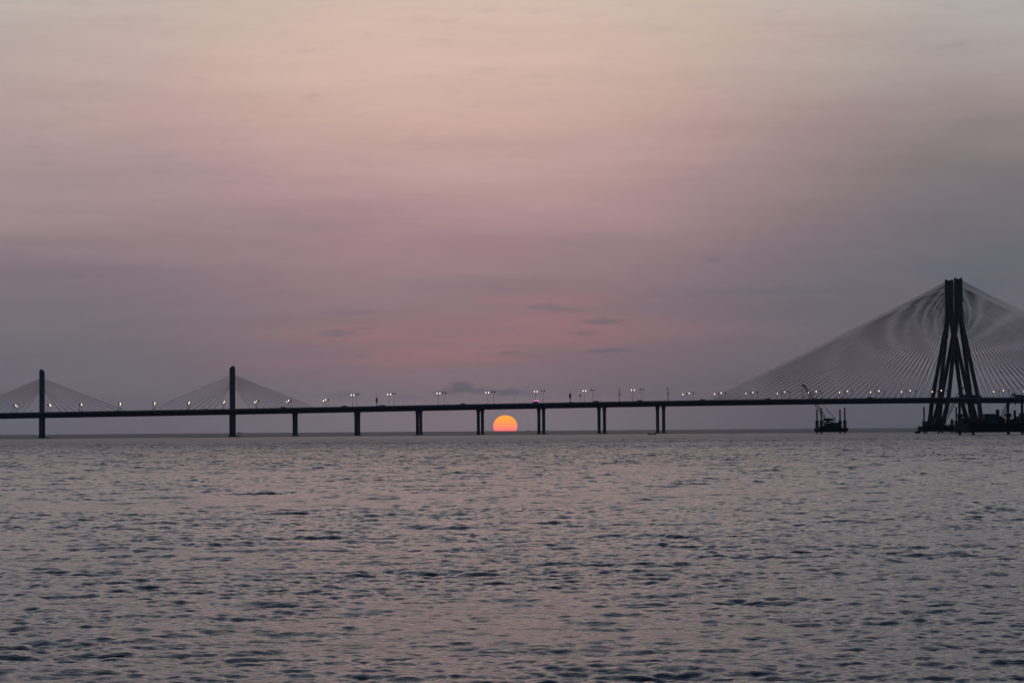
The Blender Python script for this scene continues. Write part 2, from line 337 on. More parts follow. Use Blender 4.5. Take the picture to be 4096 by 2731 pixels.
def carriageway(t, label):
    ss = list(range(-120, 961, 10)); prof = [(-HW, -1.1), (-HW, -1.75), (-5.6, -2.1), (-4.2, -4.6), (4.2, -4.6), (5.6, -2.1), (HW, -1.75), (HW, -1.1)]
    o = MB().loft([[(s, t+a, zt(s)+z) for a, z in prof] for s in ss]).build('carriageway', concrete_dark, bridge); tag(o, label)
    for e in (-1, 1):
        pr = [(e*HW, -1.1), (e*(HW-.32), -1.1), (e*(HW-.22), -.35), (e*(HW-.06), -.35)]
        MB().loft([[(s, t+a, zt(s)+z) for a, z in pr] for s in ss]).build('parapet', concrete, o)
        r = MB()
        for i in range(len(ss)-1):
            a_, b_ = (ss[i], t+e*(HW-.15), zt(ss[i])-.04), (ss[i+1], t+e*(HW-.15), zt(ss[i+1])-.04); r.tube(a_, b_, .05, n=5)
            for k in range(4):
                s_ = ss[i]+2.5*k+1; r.box(s_-.05, s_+.05, t+e*(HW-.15)-.05, t+e*(HW-.15)+.05, zt(s_)-.36, zt(s_)-.04)
        r.build('guard_rail', rail, o)
    MB().loft([[(s, t-HW+.4, zt(s)-1.09), (s, t-HW+.4, zt(s)-1.04), (s, t+HW-.4, zt(s)-1.04), (s, t+HW-.4, zt(s)-1.09)] for s in ss]).build('road_surface', asphalt, o)
carriageway(NEAR, 'front carriageway, nearer the viewer'); carriageway(FAR, 'rear carriageway')
def rrect(lx, ly, r, z, cx, cy, n=4):
    P = []
    for qx, qy, a0 in ((1, 1, 0), (-1, 1, 90), (-1, -1, 180), (1, -1, 270)):
        for i in range(n+1):
            a = D2R(a0+90*i/n); P.append((cx+qx*(lx/2-r)+r*math.cos(a), cy+qy*(ly/2-r)+r*math.sin(a), z))
    return P
for s in (-100, -50, 200, 250, 300, 350, 400, 450, 499, 955):
    for t, w in ((NEAR, 'front'), (FAR, 'rear')):
        x, y = world_of(s, t); zw = drop(x, y); top = zt(s)-4.6
        rings = [rrect(2.45+f, 3.3+f*1.5, 1.0, z, s, t) for z, f in ((zw-3, 0), (top-6, 0), (top-3.2, .08), (top-1.4, .35), (top-.5, .62), (top, .62))]
        o = MB().loft(rings).build('pier', concrete, bridge, False); tag(o, 'slender round-edged pier under the %s carriageway' % w)
        MB().loft([rrect(4.6, 6.4, 1.2, z, s+.6, t) for z in (zw-2, zw+.28)]).build('pile_cap', concrete_dark, o)
for s, hh in ((0, 53.6), (150, 55.7)):
    for t, w, dh in ((NEAR, 'front', 0), (FAR, 'rear', -.3)):
        x, y = world_of(s, t); zw = drop(x, y); h = hh+dh
        rings = [rrect(4.1, 3.4, 1.3, z, s, t) for z in (zw-3, zt(s)-4.6)]+[rrect(3.55, 2.9, 1.2, z, s, t) for z in (zt(s)-4.4, h-2.2)]+[rrect(3.55*f, 2.9*f, 1.2*f, z, s, t) for z, f in ((h-1.4, .93), (h-.7, .78), (h-.2, .52), (h, .2))]
        o = MB().loft(rings).build('slim_pylon', concrete, bridge, True); tag(o, 'single round-topped pylon of the %s carriageway' % w)
        MB().loft([rrect(9, 7, 1.5, z, s+1.6, t) for z in (zw-2, zw+.5)]).build('pile_cap', concrete_dark, o)
# tall pylon with splayed legs, one per carriageway
TS = 749.3
def tall_pylon(t, w, dh):
    x, y = world_of(TS, t); zw = drop(x, y); H = 126.4+dh; zs = 93.3
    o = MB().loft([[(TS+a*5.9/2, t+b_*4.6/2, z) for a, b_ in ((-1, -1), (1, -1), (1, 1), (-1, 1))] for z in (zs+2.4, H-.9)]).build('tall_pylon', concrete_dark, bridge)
    tag(o, 'tall splayed pylon carrying the %s carriageway' % w)
    for a in (-1, 1): MB().box(TS+a*2.95-(.6 if a > 0 else 0), TS+a*2.95+(.6 if a < 0 else 0), t-2.3, t+2.3, H-.9, H-.1).build('top_parapet', concrete, o)
    for a, q in ((-2.7, 1.6), (2.7, 2.0)): MB().tube((TS+a, t, H-.2), (TS+a, t, H+q), .07).build('lightning_rod', steel, o)
    # shoulder block where four legs meet the head
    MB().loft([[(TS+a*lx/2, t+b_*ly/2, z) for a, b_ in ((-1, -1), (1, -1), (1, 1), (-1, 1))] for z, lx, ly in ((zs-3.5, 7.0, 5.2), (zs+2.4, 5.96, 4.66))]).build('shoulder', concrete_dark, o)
    zd = 27.0-3.2; zb = zw-2
    for a in (-1, 1):
        for b_ in (-1, 1):
            P = [(TS+a*1.5, t+b_*.9, zs+1), (TS+a*13.1, t+b_*9.9, zd), (TS+a*18.2, t+b_*3.2, zb)]
            L = [(2.8, 2.3), (2.95, 2.3), (3.8, 3.0)]
            MB().loft([[(p[0]+i*l[0]/2, p[1]+j*l[1]/2, p[2]) for i, j in ((-1, -1), (1, -1), (1, 1), (-1, 1))] for p, l in zip(P, L)]).build('pylon_leg', concrete_dark, o)
    for a in (-13, 13): MB().box(TS+a-1.8, TS+a+1.8, t-8.3, t+8.3, zd-2.2, zd-1.5).build('cross_beam', concrete_dark, o)
    MB().loft([rrect(50, 13, 3, z, TS, t) for z in (zw-2, zw+1.6)]).build('pile_cap', concrete_dark, o)
    return H
Ht = {t: tall_pylon(t, w, dh) for t, w, dh in ((NEAR, 'front', 0), (FAR, 'rear', 0))}
# stay cables: the hundred that show largest are parts of their own, the rest one mesh
rest = MB(); cj = random.Random(5)
def sag_cable(mb, a, b, r):
    a, b = Vector(a), Vector(b); L = (b-a).length; n = 6; pts = [a.lerp(b, i/n)-Vector((0, 0, L*L*1.9e-5*4*(i/n)*(1-i/n))) for i in range(n+1)]
    for i in range(n): mb.tube(pts[i], pts[i+1], r, n=6)
for t in (NEAR, FAR):
    for side in (-1, 1):
        for k in range(33):
            for e in (-1, 1):
                s = TS+side*(24.5+k*5.75); za = 94.5+k*.915
                a = (TS+side*2.9, t+e*1.4, za+cj.uniform(-.09, .09)); b_ = (s+cj.uniform(-.15, .15), t+e*(HW+.15), zt(s)-1.0)
                own = t == NEAR and (side < 0 or e < 0)
                mb = MB() if own else rest; sag_cable(mb, a, b_, .11)
                if own: mb.build('stay_cable', cablem, bridge, True)
for s0, hh in ((0, 53.6), (150, 55.7)):
    for t in (NEAR, FAR):
        for side in (-1, 1):
            for k in range(10):
                for e in (-.45, .45):
                    s = s0+side*(15.7+k*5.72); za = hh-17.2+k*1.07
                    sag_cable(rest, (s0+side*1.7, t+e, za), (s, t+e, zt(s)-1.0), .095)
o = rest.build('stay_cable', cablem, bridge, True); tag(o, 'the other stay cables of the pylons', kind='stuff')

def B(s, y, z): x_, y_ = world_of(s, y); return (x_, y_, z)
# ------------------------------------------------------------------ street lamps
def make_lamp(double, H):
    r = empty('street_lamp'); mb = MB().cyl(0, 0, [(0, .20), (.5, .20), (.55, .13), (H-.8, .075), (H, .06)], 8)
    mb.build('pole', steel, r, True)
    heads = [(-1.15, 1.0), (1.15, 1.0)] if double else [(.35, 1.5)]
    for hx, hy in heads:
        MB().tube((0, 0, H-.05), (hx*.8, hy*.6, H+.28), .05, n=6).tube((hx*.8, hy*.6, H+.28), (hx, hy, H+.26), .05, n=6).build('arm', steel, r)
        hd = MB(); hd.loft([[(hx+lx*c, hy+ly*s_-.0, H+z) for c, s_ in [(math.cos(q*math.pi/4), math.sin(q*math.pi/4)) for q in range(8)]] for z, lx, ly in ((.20, .34, .60), (.34, .32, .56), (.44, .16, .3))])
        h = hd.build('lamp_head', steel, r, True)
        # deep bowl lens hanging towards the road side, shielded at the back
        ln = MB(); ln.loft([[(hx+lx*c, hy+.12+oy+ly*s_, H+z) for c, s_ in [(math.cos(q*math.pi/4), math.sin(q*math.pi/4)) for q in range(8)]] for z, lx, ly, oy in ((-.78, .06, .05, .20), (-.60, .15, .12, .18), (-.1, .20, .22, .14), (.19, .22, .40, 0))])
        ln.build('lens', lampm, h, True)
        sh = MB().box(hx-.40, hx+.40, hy-.50, hy-.44, H-.90, H+.20)
        for e in (-1, 1): sh.box(hx+e*.38-.02, hx+e*.38+.02, hy-.438, hy+.40, H-.90, H+.20)
        sh.build('glare_shield', steel, h)
    reg(r); return r
lampA = make_lamp(False, 6.9); lampB = make_lamp(True, 10.6)
first = {id(lampA): True, id(lampB): True}
ORD = ['first', 'second', 'third', 'fourth', 'fifth', 'sixth', 'seventh', 'eighth', 'ninth', 'tenth', 'eleventh', 'twelfth', 'thirteenth']
def put_lamp(proto, s, y, face_far, label, group, dz=0):
    if first[id(proto)]: o = proto; first[id(proto)] = False
    else: o = copy_tree(proto)
    # lens points to local +y; rotated 180 deg when the road lies towards the viewer
    o.location = B(s, y, zt(s)-.9+dz); o.rotation_euler = (0, 0, BA+(0 if face_far else math.pi)); tag(o, label, 'street lamp', group)
rows4 = [(FAR+7.7, False, 'lit', 'outer edge of the rear deck', -.6), (FAR-7.7, True, 'dark-backed', 'inner edge of the rear deck', -.4),
         (NEAR+7.7, False, 'lit', 'inner edge of the front deck', 0), (NEAR-7.7, True, 'dark-backed', 'outer edge of the front deck', 0)]
worli = [(-19.9, 'just left of the leftmost pylon', ''), (6.5, 'between the two slim pylons', 0), (31.2, 'between the two slim pylons', 1), (61.6, 'between the two slim pylons', 2), (88.8, 'between the two slim pylons', 3), (116, 'between the two slim pylons', 4), (143.6, 'between the two slim pylons', 5),
         (169, 'right of the second slim pylon', 0), (194.8, 'right of the second slim pylon', 1), (224.4, 'right of the second slim pylon', 2)]
for s, where, k in worli:
    for y, ff, lit, edge, dz in rows4:
        put_lamp(lampA, s-(1.9 if ff and s < 150 else -.6 if ff else 0), y, ff, ('%s lamp %s%s, %s' % (lit, (ORD[k]+' ') if k != '' else '', where, edge)), 'single street lamps along the left decks', dz)
for i, s in enumerate((248, 277.8, 318.2, 358.4, 398.6, 439.1, 479.7)):
    put_lamp(lampB, s, FAR+7.7, False, 'tall lit twin-headed street lamp on the rear deck, %s twin lamp from the left' % ORD[i], 'twin-headed street lamps over the piers', 0)
    put_lamp(lampB, s, NEAR-7.7, True, 'tall dark-backed twin-headed street lamp on the front deck, %s from the left' % ORD[i], 'twin-headed street lamps over the piers', 0)
for i in (0, 1, 2, 3, 4, 5, 6, 7, 8, 10, 11):
    s = 522.1+26.72*i
    for y, ff, lit, edge, dz in rows4:
        w = '%s lamp %s right of the rightmost pier, %s' % (lit, ORD[i], edge) if i < 8 else '%s lamp %s, %s' % (lit, ['just left of the tall pylon', '', 'first past the tall pylon', 'second past the tall pylon'][i-8], edge)
        put_lamp(lampA, s, y, ff, w, 'single street lamps along the right decks', dz)

# ------------------------------------------------------------------ antenna masts, poles, signs on the deck
def mast(s, y, H, style, label):
    zb = zt(s)-.4; r = empty('antenna_mast', B(s, y, zb), BA); MB().cyl(0, 0, [(0, .30), (1.0, .26), (H*.6, .17), (H, .09)], 8).build('pole', steel, r)
    pan = MB()
    if style == 0:      # bushy cluster of drooping panels
        for q in range(12):
            a = q*2.4; z = H*(.24+.028*q); rr_ = .30+.42*math.sin(math.pi*(.25+.06*q)); pan.box(rr_*math.cos(a)-.15, rr_*math.cos(a)+.15, rr_*math.sin(a)-.12, rr_*math.sin(a)+.12, z, z+1.8)
            pan.tube((0, 0, z+.8), (rr_*math.cos(a), rr_*math.sin(a), z+.8), .05, n=4)
    elif style == 1:    # two arms of upright panels
        for q in range(6):
            a = q*math.pi/3; z = H*.42+.3*(q % 2); pan.box(.75*math.cos(a)-.14, .75*math.cos(a)+.14, .75*math.sin(a)-.12, .75*math.sin(a)+.12, z, z+2.6); pan.tube((0, 0, z+.5), (.75*math.cos(a), .75*math.sin(a), z+.5), .05, n=4)
            pan.tube((0, 0, z+2), (.75*math.cos(a), .75*math.sin(a), z+2), .05, n=4)
        pan.box(-.7, .7, -.2, .2, H*.32, H*.42)
    else:
        for e in (-1, 1):
            pan.box(e*.72-.13, e*.72+.13, -.15, .15, H*.45, H*.45+2.5); pan.tube((0, 0, H*.5), (e*.72, 0, H*.5), .06, n=4); pan.tube((0, 0, H*.6), (e*.72, 0, H*.6), .06, n=4)
        pan.box(-.28, .28, -.2, .2, H*.82, H*.95) if style == 2 else pan.box(-.75, -.25, -.2, .2, H*.86, H*.96).tube((0, 0, H*.9), (-.4, 0, H*.9), .06, n=4)
    pan.build('panel_antenna', dark, r); tag(r, label, 'antenna mast', 'antenna masts along the bridge')
mast(263.9, -20.2, 10.2, 0, 'antenna mast with bushy drooping panels, farthest left, between two twin lamps')
mast(420.6, -20.2, 10.2, 1, 'antenna mast with a tight cluster of upright panels, right of the sun')
mast(461, -20.2, 10.7, 2, 'antenna mast with side panels and a small box under its tip')
mast(501.2, -20.2, 11.2, 3, 'antenna mast with an offset box near its tip, above the rightmost pier')
r = empty('round_sign', B(435.8, 19.8, zt(436)-.5), BA); MB().cyl(0, 0, [(0, .12), (6.9, .08)], 8).build('pole', steel, r)
MB().tube((0, -.1, 6.2), (0, -.2, 6.2), .86, n=20).build('disc', silver, r); tag(r, 'pole topped with a grey disc beside a twin lamp', 'sign')
def thin_pole(s, H, label, y=-20.2):
    r = empty('utility_pole', B(s, y, zt(s)-.5), BA); MB().cyl(0, 0, [(0, .12), (H, .07)], 8).build('pole', steel, r)
    MB().box(-.25, .25, -.15, .15, H-.5, H-.1).build('camera_box', dark, r); tag(r, label, 'pole', 'thin poles on the bridge')
thin_pole(374.6, 5.6, 'thin bare pole standing on the deck above the sun'); thin_pole(285.5, 3.2, 'short thin pole right of the second lit twin lamp')
thin_pole(-7.4, 2.0, 'very short post just left of the leftmost pylon'); thin_pole(320.9, 2.1, 'short post right of the third lit twin lamp'); thin_pole(446.2, 2.4, 'short post between two antenna masts above paired piers')
thin_pole(531.8, 1.8, 'short post between the first two lamps of the right row'); thin_pole(559, 1.6, 'short post between second and third lamps of the right row'); thin_pole(684, 2.0, 'short post left of the tall pylon')

# ------------------------------------------------------------------ vehicles on the bridge
def wheels(r, xs, y, rad):
    for x in xs:
        for e in (-1, 1): MB().tube((x, e*y-.12, rad), (x, e*y+.12, rad), rad, n=14).build('wheel', rubber, r)
def car(s, y, paint, label, van=False, beacons=False):
    r = empty('police_van' if beacons else ('van' if van else 'car'), B(s, y, zt(s)-1.04), BA); L = 5.3 if van else 4.2; h = (2.3 if beacons else 1.8) if van else 1.4
    if van: out = [(-L/2, .35), (-L/2, h-.1), (-L/2+.15, h), (L/2-1.7, h), (L/2-.9, 1.25), (L/2-.1, 1.0), (L/2, .35)]
    else: out = [(-L/2, .3), (-L/2, .85), (-L/2+.35, .95), (-L/2+.85, h), (L/2-1.7, h), (L/2-1.0, .95), (L/2-.1, .8), (L/2, .3)]
    MB().prism(out, -.88, .88).build('body', paint, r)
    g = [(-L/2+.6, h-.55), (-L/2+1.0 if not van else -L/2+.6, h-.12), (L/2-1.78, h-.12), (L/2-1.32, h-.55)]
    for e in (-1, 1): MB().prism(g, e*.885-.008, e*.885+.008).build('side_window', glassm, r)
    wheels(r, (-L/2+.85, L/2-.85), .8, .33)
    if beacons:
        bar = MB().box(-1.7, 1.7, -.5, .5, h+.02, h+.12).build('beacon_bar', dark, r)
        for x0, x1, m_ in ((-1.75, -1.1, redl), (-.55, .55, bluel), (.85, 1.75, redl)): MB().box(x0, x1, -.45, .45, h+.13, h+.62).build('beacon', m_, bar)
    tag(r, label, 'van' if van else 'car')
car(393.5, -16, white, 'van with flashing red and blue roof beacons on the front deck', True, True)
for s, y, p, v_, l in ((238.9, -16, silver, 1, 'van roof showing over the parapet left of the first twin lamp'), (266, -16, silver, 0, 'small car just right of the bushy antenna mast'), (269.4, -15.6, white, 1, 'van a little right of the bushy antenna mast'),
        (334.4, -16, white, 1, 'van on the deck left of the sun'), (422.0, -16, silver, 0, 'car beside the mast with upright panels'), (443.0, -16, bluep, 1, 'van above paired piers right of the round sign'),
        (478.9, -16, silver, 1, 'van left of the rightmost pier'), (532, -12, white, 1, 'van near the first lamps of the right row'), (585.6, -16, silver, 1, 'van on the deck at the left end of the cable fan'), (672, -16, bluep, 1, 'van among the right row of lamps above open water'),
        (60, -12, silver, 0, 'car between the two slim pylons'), (128, -16, redp, 0, 'car left of the second slim pylon'), (190, -12, white, 1, 'van right of the second slim pylon')):
    car(s, y, p, l, bool(v_))
def truck(s, y, L, H, label):
    r = empty('truck', B(s, y, zt(s)-1.04), BA)
    MB().box(-L/2, L/2-2.3, -1.2, 1.2, .95, H).build('cargo_box', housem, r)
    c = MB().prism([(L/2-2.1, .5), (L/2-2.1, 2.7), (L/2-.5, 2.7), (L/2-.05, 1.6), (L/2, .5)], -1.15, 1.15).build('cab', bluep, r)
    for e in (-1, 1): MB().prism([(L/2-1.6, 1.6), (L/2-1.6, 2.4), (L/2-.6, 2.4), (L/2-.3, 1.6)], e*1.155-.01, e*1.155+.01).build('window', glassm, c)
    MB().box(-L/2, L/2-.2, -.5, .5, .55, .9).build('chassis', dark, r); wheels(r, (-L/2+1, -L/2+2.1, L/2-1.2), 1.05, .48)
    tag(r, label, 'truck', 'trucks beside the tall pylon')
truck(754.6, -16, 5.9, 3.3, 'short truck between the legs of the tall pylon'); truck(762.4, -14.5, 9.4, 3.0, 'longer truck at the right legs of the tall pylon'); truck(799.8, -16, 8.4, 3.2, 'long truck beyond the tall pylon, near the right edge')

# ------------------------------------------------------------------ jack-up barges
def jackup(x, y, hull, zh, legs, house, label, jack=(1.55, 4.6), lr=.46):
    zw = drop(x, y); r = empty('jack_up_barge', (x, y, zw), BA); x0, x1, y0, y1 = hull; z0, z1 = zh
    MB().prism([(x0, z0+.7), (x0, z1), (x1, z1), (x1, z0+.9), (x1-.9, z0), (x0+.5, z0)], y0, y1).build('hull', hullm, r)
    for yy in (y0+.1, y1-.1):
        f = MB()
        for q in range(int((x1-x0)/1.5)+1): f.box(x0+q*1.5-.03, x0+q*1.5+.03, yy-.03, yy+.03, z1-.02, z1+1.0)
        f.tube((x0, yy, z1+.98), (x1, yy, z1+.98), .035, n=4).tube((x0, yy, z1+.5), (x1, yy, z1+.5), .03, n=4)
        f.build('railing', steel, r)
    for q in range(int((x1-x0)/2.4)): MB().tube((x0+1.2+q*2.4, y0-.22, z1-.9), (x0+1.2+q*2.4, y0-.02, z1-.9), .5, n=12).build('tyre_fender', rubber, r)
    for lx, ly, top in legs:
        l = MB().cyl(lx, ly, [(-4, lr), (top, lr)], 14).build('leg', legm, r, False)
        MB().cyl(lx, ly, [(top, lr*1.12), (top+.25, lr*1.12)], 14).build('leg_cap', dark, l)
        if jack:
            jw, jh = jack; j = MB()
            for a in (-1, 1):
                for c in (-1, 1): j.box(lx+a*jw*.46-.13, lx+a*jw*.46+.13, ly+c*jw*.46-.13, ly+c*jw*.46+.13, z1, z1+jh)
            j.box(lx-jw/2, lx+jw/2, ly-jw/2, ly+jw/2, z1+jh*.62, z1+jh*.98).cyl(lx, ly, [(z1, lr+.14), (z1+jh*.62, lr+.14)], 12)
            j.build('jack_house', legm, r)
    for hb, m_, nm in house: 
        hh = MB().box(*hb).build(nm, m_, r)
        if nm == 'deckhouse':
            k = int((hb[1]-hb[0])/1.3)
            for q in range(k): MB().box(hb[0]+.5+q*1.3, hb[0]+1.2+q*1.3, hb[2]-.03, hb[2]-.004, hb[5]-1.3, hb[5]-.6).build('window', glassm, hh)
    tag(r, label, 'barge'); return r
def crane(loc, base, head, w0, label, paint, bodyx=(0, 4.6), bodyz=(0, 2.6), aframe=None, hooks=((0, 5),), flip=1, zdeck=0.0, tip=1.2):
    r = empty('crawler_crane', loc, BA); bx, bz = base; hx, hz = head; cx = (bodyx[0]+bodyx[1])/2
    b_ = MB().prism([(bodyx[0], bodyz[0]), (bodyx[0], bodyz[1]-.4), (bodyx[0]+.3, bodyz[1]), (bodyx[1]-.3, bodyz[1]-.1), (bodyx[1], bodyz[1]-.5), (bodyx[1], bodyz[0])], -1.3, 1.3).build('upper_body', cranem, r)
    MB().box(bodyx[1]+.004, bodyx[1]+.9, -1.5, 1.5, bodyz[0]+.1, bodyz[1]-.7).build('counterweight', dark, r)
    MB().prism([(bodyx[0]-1.1, bodyz[0]), (bodyx[0]-.9, bodyz[1]-.2), (bodyx[0]-.02, bodyz[1]-.1), (bodyx[0]-.02, bodyz[0])], -1.5, -.3).build('cab', glassm, r)
    MB().cyl(cx, 0, [(bodyz[0]-.45, .9), (bodyz[0]-.004, .9)], 14).build('slew_ring', dark, r)
    for e in (-1, 1):
        MB().prism([(cx-2.6, bodyz[0]-1.2), (cx-2.9, bodyz[0]-.8), (cx-2.5, bodyz[0]-.46), (cx+2.5, bodyz[0]-.46), (cx+2.9, bodyz[0]-.8), (cx+2.6, bodyz[0]-1.2)], e*1.5-.4, e*1.5+.4).build('track', rubber, r)
    a, h = Vector((bx, 0, bz)), Vector((hx, 0, hz)); n = max(6, int((h-a).length/1.5))
    bo = MB().lattice(a, h, w0, w0*.75, .085, n).build('boom', paint, r)
    d = (h-a).normalized(); MB().prism([(hx-.5, hz-.5), (hx+.4, hz-.8), (hx+.9*flip*-1*0+.5, hz+.3), (hx-flip*tip, hz+.55), (hx-flip*tip, hz+.15)], -.4, .4).build('boom_head', dark, bo)
    c = MB()
    if aframe:
        ax, az_ = aframe; A = MB(); A.tube((ax-1.5, -.8, bodyz[1]-1.2), (ax, 0, az_), .13).tube((ax-1.5, .8, bodyz[1]-1.2), (ax, 0, az_), .13).tube((ax+.3, -.8, bodyz[1]-1.4), (ax, 0, az_), .11).tube((ax+.3, .8, bodyz[1]-1.4), (ax, 0, az_), .11)
        A.build('a_frame', dark, r)
        for e in (-.5, .5): c.tube((ax, e*.4, az_), (hx, e, hz), .035, n=5)
    c.tube((cx, 0, bodyz[1]-.2), (hx, .2, hz), .03, n=5); c.build('pendant_cable', dark, r)
    for dx_, dl in hooks:
        H = MB().tube((hx+dx_, 0, hz), (hx+dx_, 0, hz-dl), .03, n=5).build('hoist_rope', dark, r)
        MB().box(hx+dx_-.25, hx+dx_+.25, -.2, .2, hz-dl-1.0, hz-dl+.01).cyl(hx+dx_, 0, [(hz-dl-1.5, .12), (hz-dl-1.01, .22)], 8).build('hook_block', dark, H)
    tag(r, label, 'crane'); return r
# left-hand rig, clear of the pylon
jackup(185.9, 1580, (-1.6, 16.4, -1, 11), (1.0, 3.35), [(0, 0, 15.3), (0, 10, 14.2), (14.6, 0, 15.3), (14.4, 10, 14.2)],
       [((3.5, 8.0, 3, 8, 3.36, 6.3), housem, 'deckhouse'), ((8.0, 11.9, 2.5, 7.5, 3.36, 6.7), housem, 'machinery_house'), ((1.2, 3.2, 6, 9, 3.36, 4.7), rustm, 'winch'), ((12.4, 13.4, 3, 6, 3.36, 4.6), dark, 'tool_box'), ((5.2, 7.0, .2, 2.0, 3.36, 5.6), dark, 'generator')],
       'dark jack-up barge on four leg tubes, alone on open water left of the tall pylon')
def loc_in(ox, oy, s, t_, z): return (ox+s*math.cos(BA)-t_*math.sin(BA), oy+s*math.sin(BA)+t_*math.cos(BA), z)
crane(loc_in(185.9, 1580, 3.4, 5.2, 6.2), (.1, 3.3), (-12.6, 22.9), 1.55, 'crane with long lattice boom leaning left, on the lone jack-up barge', dark, (-.2, 4.4), (1.25, 3.0), (6.2, 3.4), ((-.35, 6.2), (-1.35, 2.6)), 1)
sj = empty('service_crane', loc_in(185.9, 1580, 9.7, 4, 6.5), BA); MB().tube((-1.3, 0, .1), (-.1, 0, 2.6), .12).tube((.15, 0, .1), (-.1, 0, 2.6), .1).build('frame', dark, sj)
MB().tube((-.1, 0, 2.5), (-5.4, 0, 7.9), .10, .06).build('jib', dark, sj); MB().box(-3.9, -3.2, -.2, .2, 5.4, 6.2).build('sheave', dark, sj); MB().box(-5.7, -5.2, -.15, .15, 7.6, 8.2).build('jib_tip', dark, sj)
tag(sj, 'small stick jib on an A-shaped frame, on the lone jack-up barge', 'crane')
# rig among the pylon legs
jackup(236.5, 1500, (-2.4, 12.6, -1, 9), (1.0, 4.0), [(0, 0, 6.2), (1.2, 8, 14.9), (9.3, 0, 6.0), (9.8, 8, 7.0)],
       [((3.0, 6.0, 2, 6, 4.01, 5.4), rustm, 'winch'), ((10.6, 12.4, 0, 3, 4.01, 4.9), housem, 'tool_box'), ((5.6, 8.8, 4, 8, 4.01, 6.1), dark, 'machinery_house')],
       'jack-up barge in front of the left legs of the tall pylon', (1.9, 3.0))
crane(loc_in(236.5, 1500, 10.2, 4, 4.95), (1.5, 1.0), (12.9, 21.0), 1.5, 'crane with reddish lattice boom leaning right between the tall pylon legs', redcrane, (-3.2, 1.4), (.3, 3.3), None, ((.3, 4.0),), -1)
jackup(*loc_in(236.5, 1500, 17.8, 0, 0)[:2], (-4.0, 9.0, -1, 9), (1.0, 3.6), [(0, 0, 14.7), (0, 8, 8), (8, 0, 6), (8, 8, 7)],
       [((-3.4, -.9, 1, 5, 3.61, 4.9), housem, 'tool_box'), ((3.4, 6.5, 1, 5, 3.61, 8.5), rustm, 'drill_frame')], 'small jack-up barge behind the large one, one tall thin leg upright', (1.5, 3.6))
p = empty('pontoon', loc_in(236.5, 1500, -4.9, 3, -.2), BA); MB().prism([(0, .5), (0, 1.2), (2.4, 1.2), (2.4, 0), (.6, 0)], 0, 4).build('hull', hullm, p); MB().box(.5, .7, 1, 1.2, 1.2, 1.6).build('bollard', dark, p); tag(p, 'low flat pontoon at the left end of the pylon barges', 'pontoon')
# the big one at the right edge
jackup(210.6, 1200, (-2.6, 27.5, -1.2, 19.2), (1.15, 5.4), [(0, 0, 15.4), (-.5, 18, 16.2), (23.4, 0, 15.6), (22.9, 18, 15.6)],
       [((6.7, 12.5, 3, 8, 5.41, 9.6), housem, 'deckhouse'), ((-1.6, 5.6, 6, 16, 5.41, 6.6), dark, 'material_stack'), ((2.2, 6.2, 1.2, 3, 5.41, 6.9), rustm, 'pipe_rack'), ((12.9, 16.4, 4, 9, 5.41, 7.6), dark, 'machinery_house'), ((24.6, 27.0, 4, 12, 5.41, 8.4), housem, 'container'), ((17.5, 20.0, 2, 6, 5.41, 7.0), rustm, 'winch')],
       'large jack-up barge at the right edge, thick legs standing in the water', (2.5, 4.4), .62)
for s, t_, r_, h_, l in ((13.4, 5, .86, 5.9, 'thick upright pipe beside the deckhouse of the large barge'), (21.6, 5, .62, 5.5, 'upright pipe between the right-hand legs of the large barge')):
    q = empty('steel_pipe', loc_in(210.6, 1200, s, t_, 5.35), BA); MB().cyl(0, 0, [(0, r_), (h_, r_)], 16).build('tube', legm, q); MB().cyl(0, 0, [(h_, r_*1.08), (h_+.2, r_*1.08)], 16).build('collar', rustm, q)
    MB().box(-r_*1.5, r_*1.9, -r_*1.5, r_*1.5, .02, 1.9).build('guide_frame', dark, q); tag(q, l, 'pipe', 'upright pipes on the large barge')
an = empty('whip_antenna', loc_in(210.6, 1200, 9.5, 5, 9.5), BA); mb = MB()
for x_, h_ in ((-2.2, .8), (-.8, 1.3), (.6, .7), (1.6, 1.5), (2.4, .6)): mb.tube((x_, 0, 0), (x_, 0, h_), .035, n=5)
mb.build('rods', dark, an); tag(an, 'cluster of thin whip antennas on the deckhouse roof', 'antenna')
crane(loc_in(210.6, 1200, 16.0, 8, 6.6), (.2, 1.2), (6.4, 12.2), 1.2, 'crane on the large barge, boom head rising above the bridge deck', dark, (-3.6, -.2), (.0, 2.0), None, ((.5, 4.0),), -1, tip=.4)
dr = empty('drilling_rig', loc_in(210.6, 1200, -1.9, 8, 6.62), BA); MB().lattice((0, 0, 0), (.3, 0, 3.2), 1.0, .7, .07, 4).build('mast', rustm, dr); MB().box(-.8, .9, -.9, .9, -1.1, .0).build('base', rustm, dr); tag(dr, 'short rusty drilling mast at the left of the large barge', 'drilling rig')

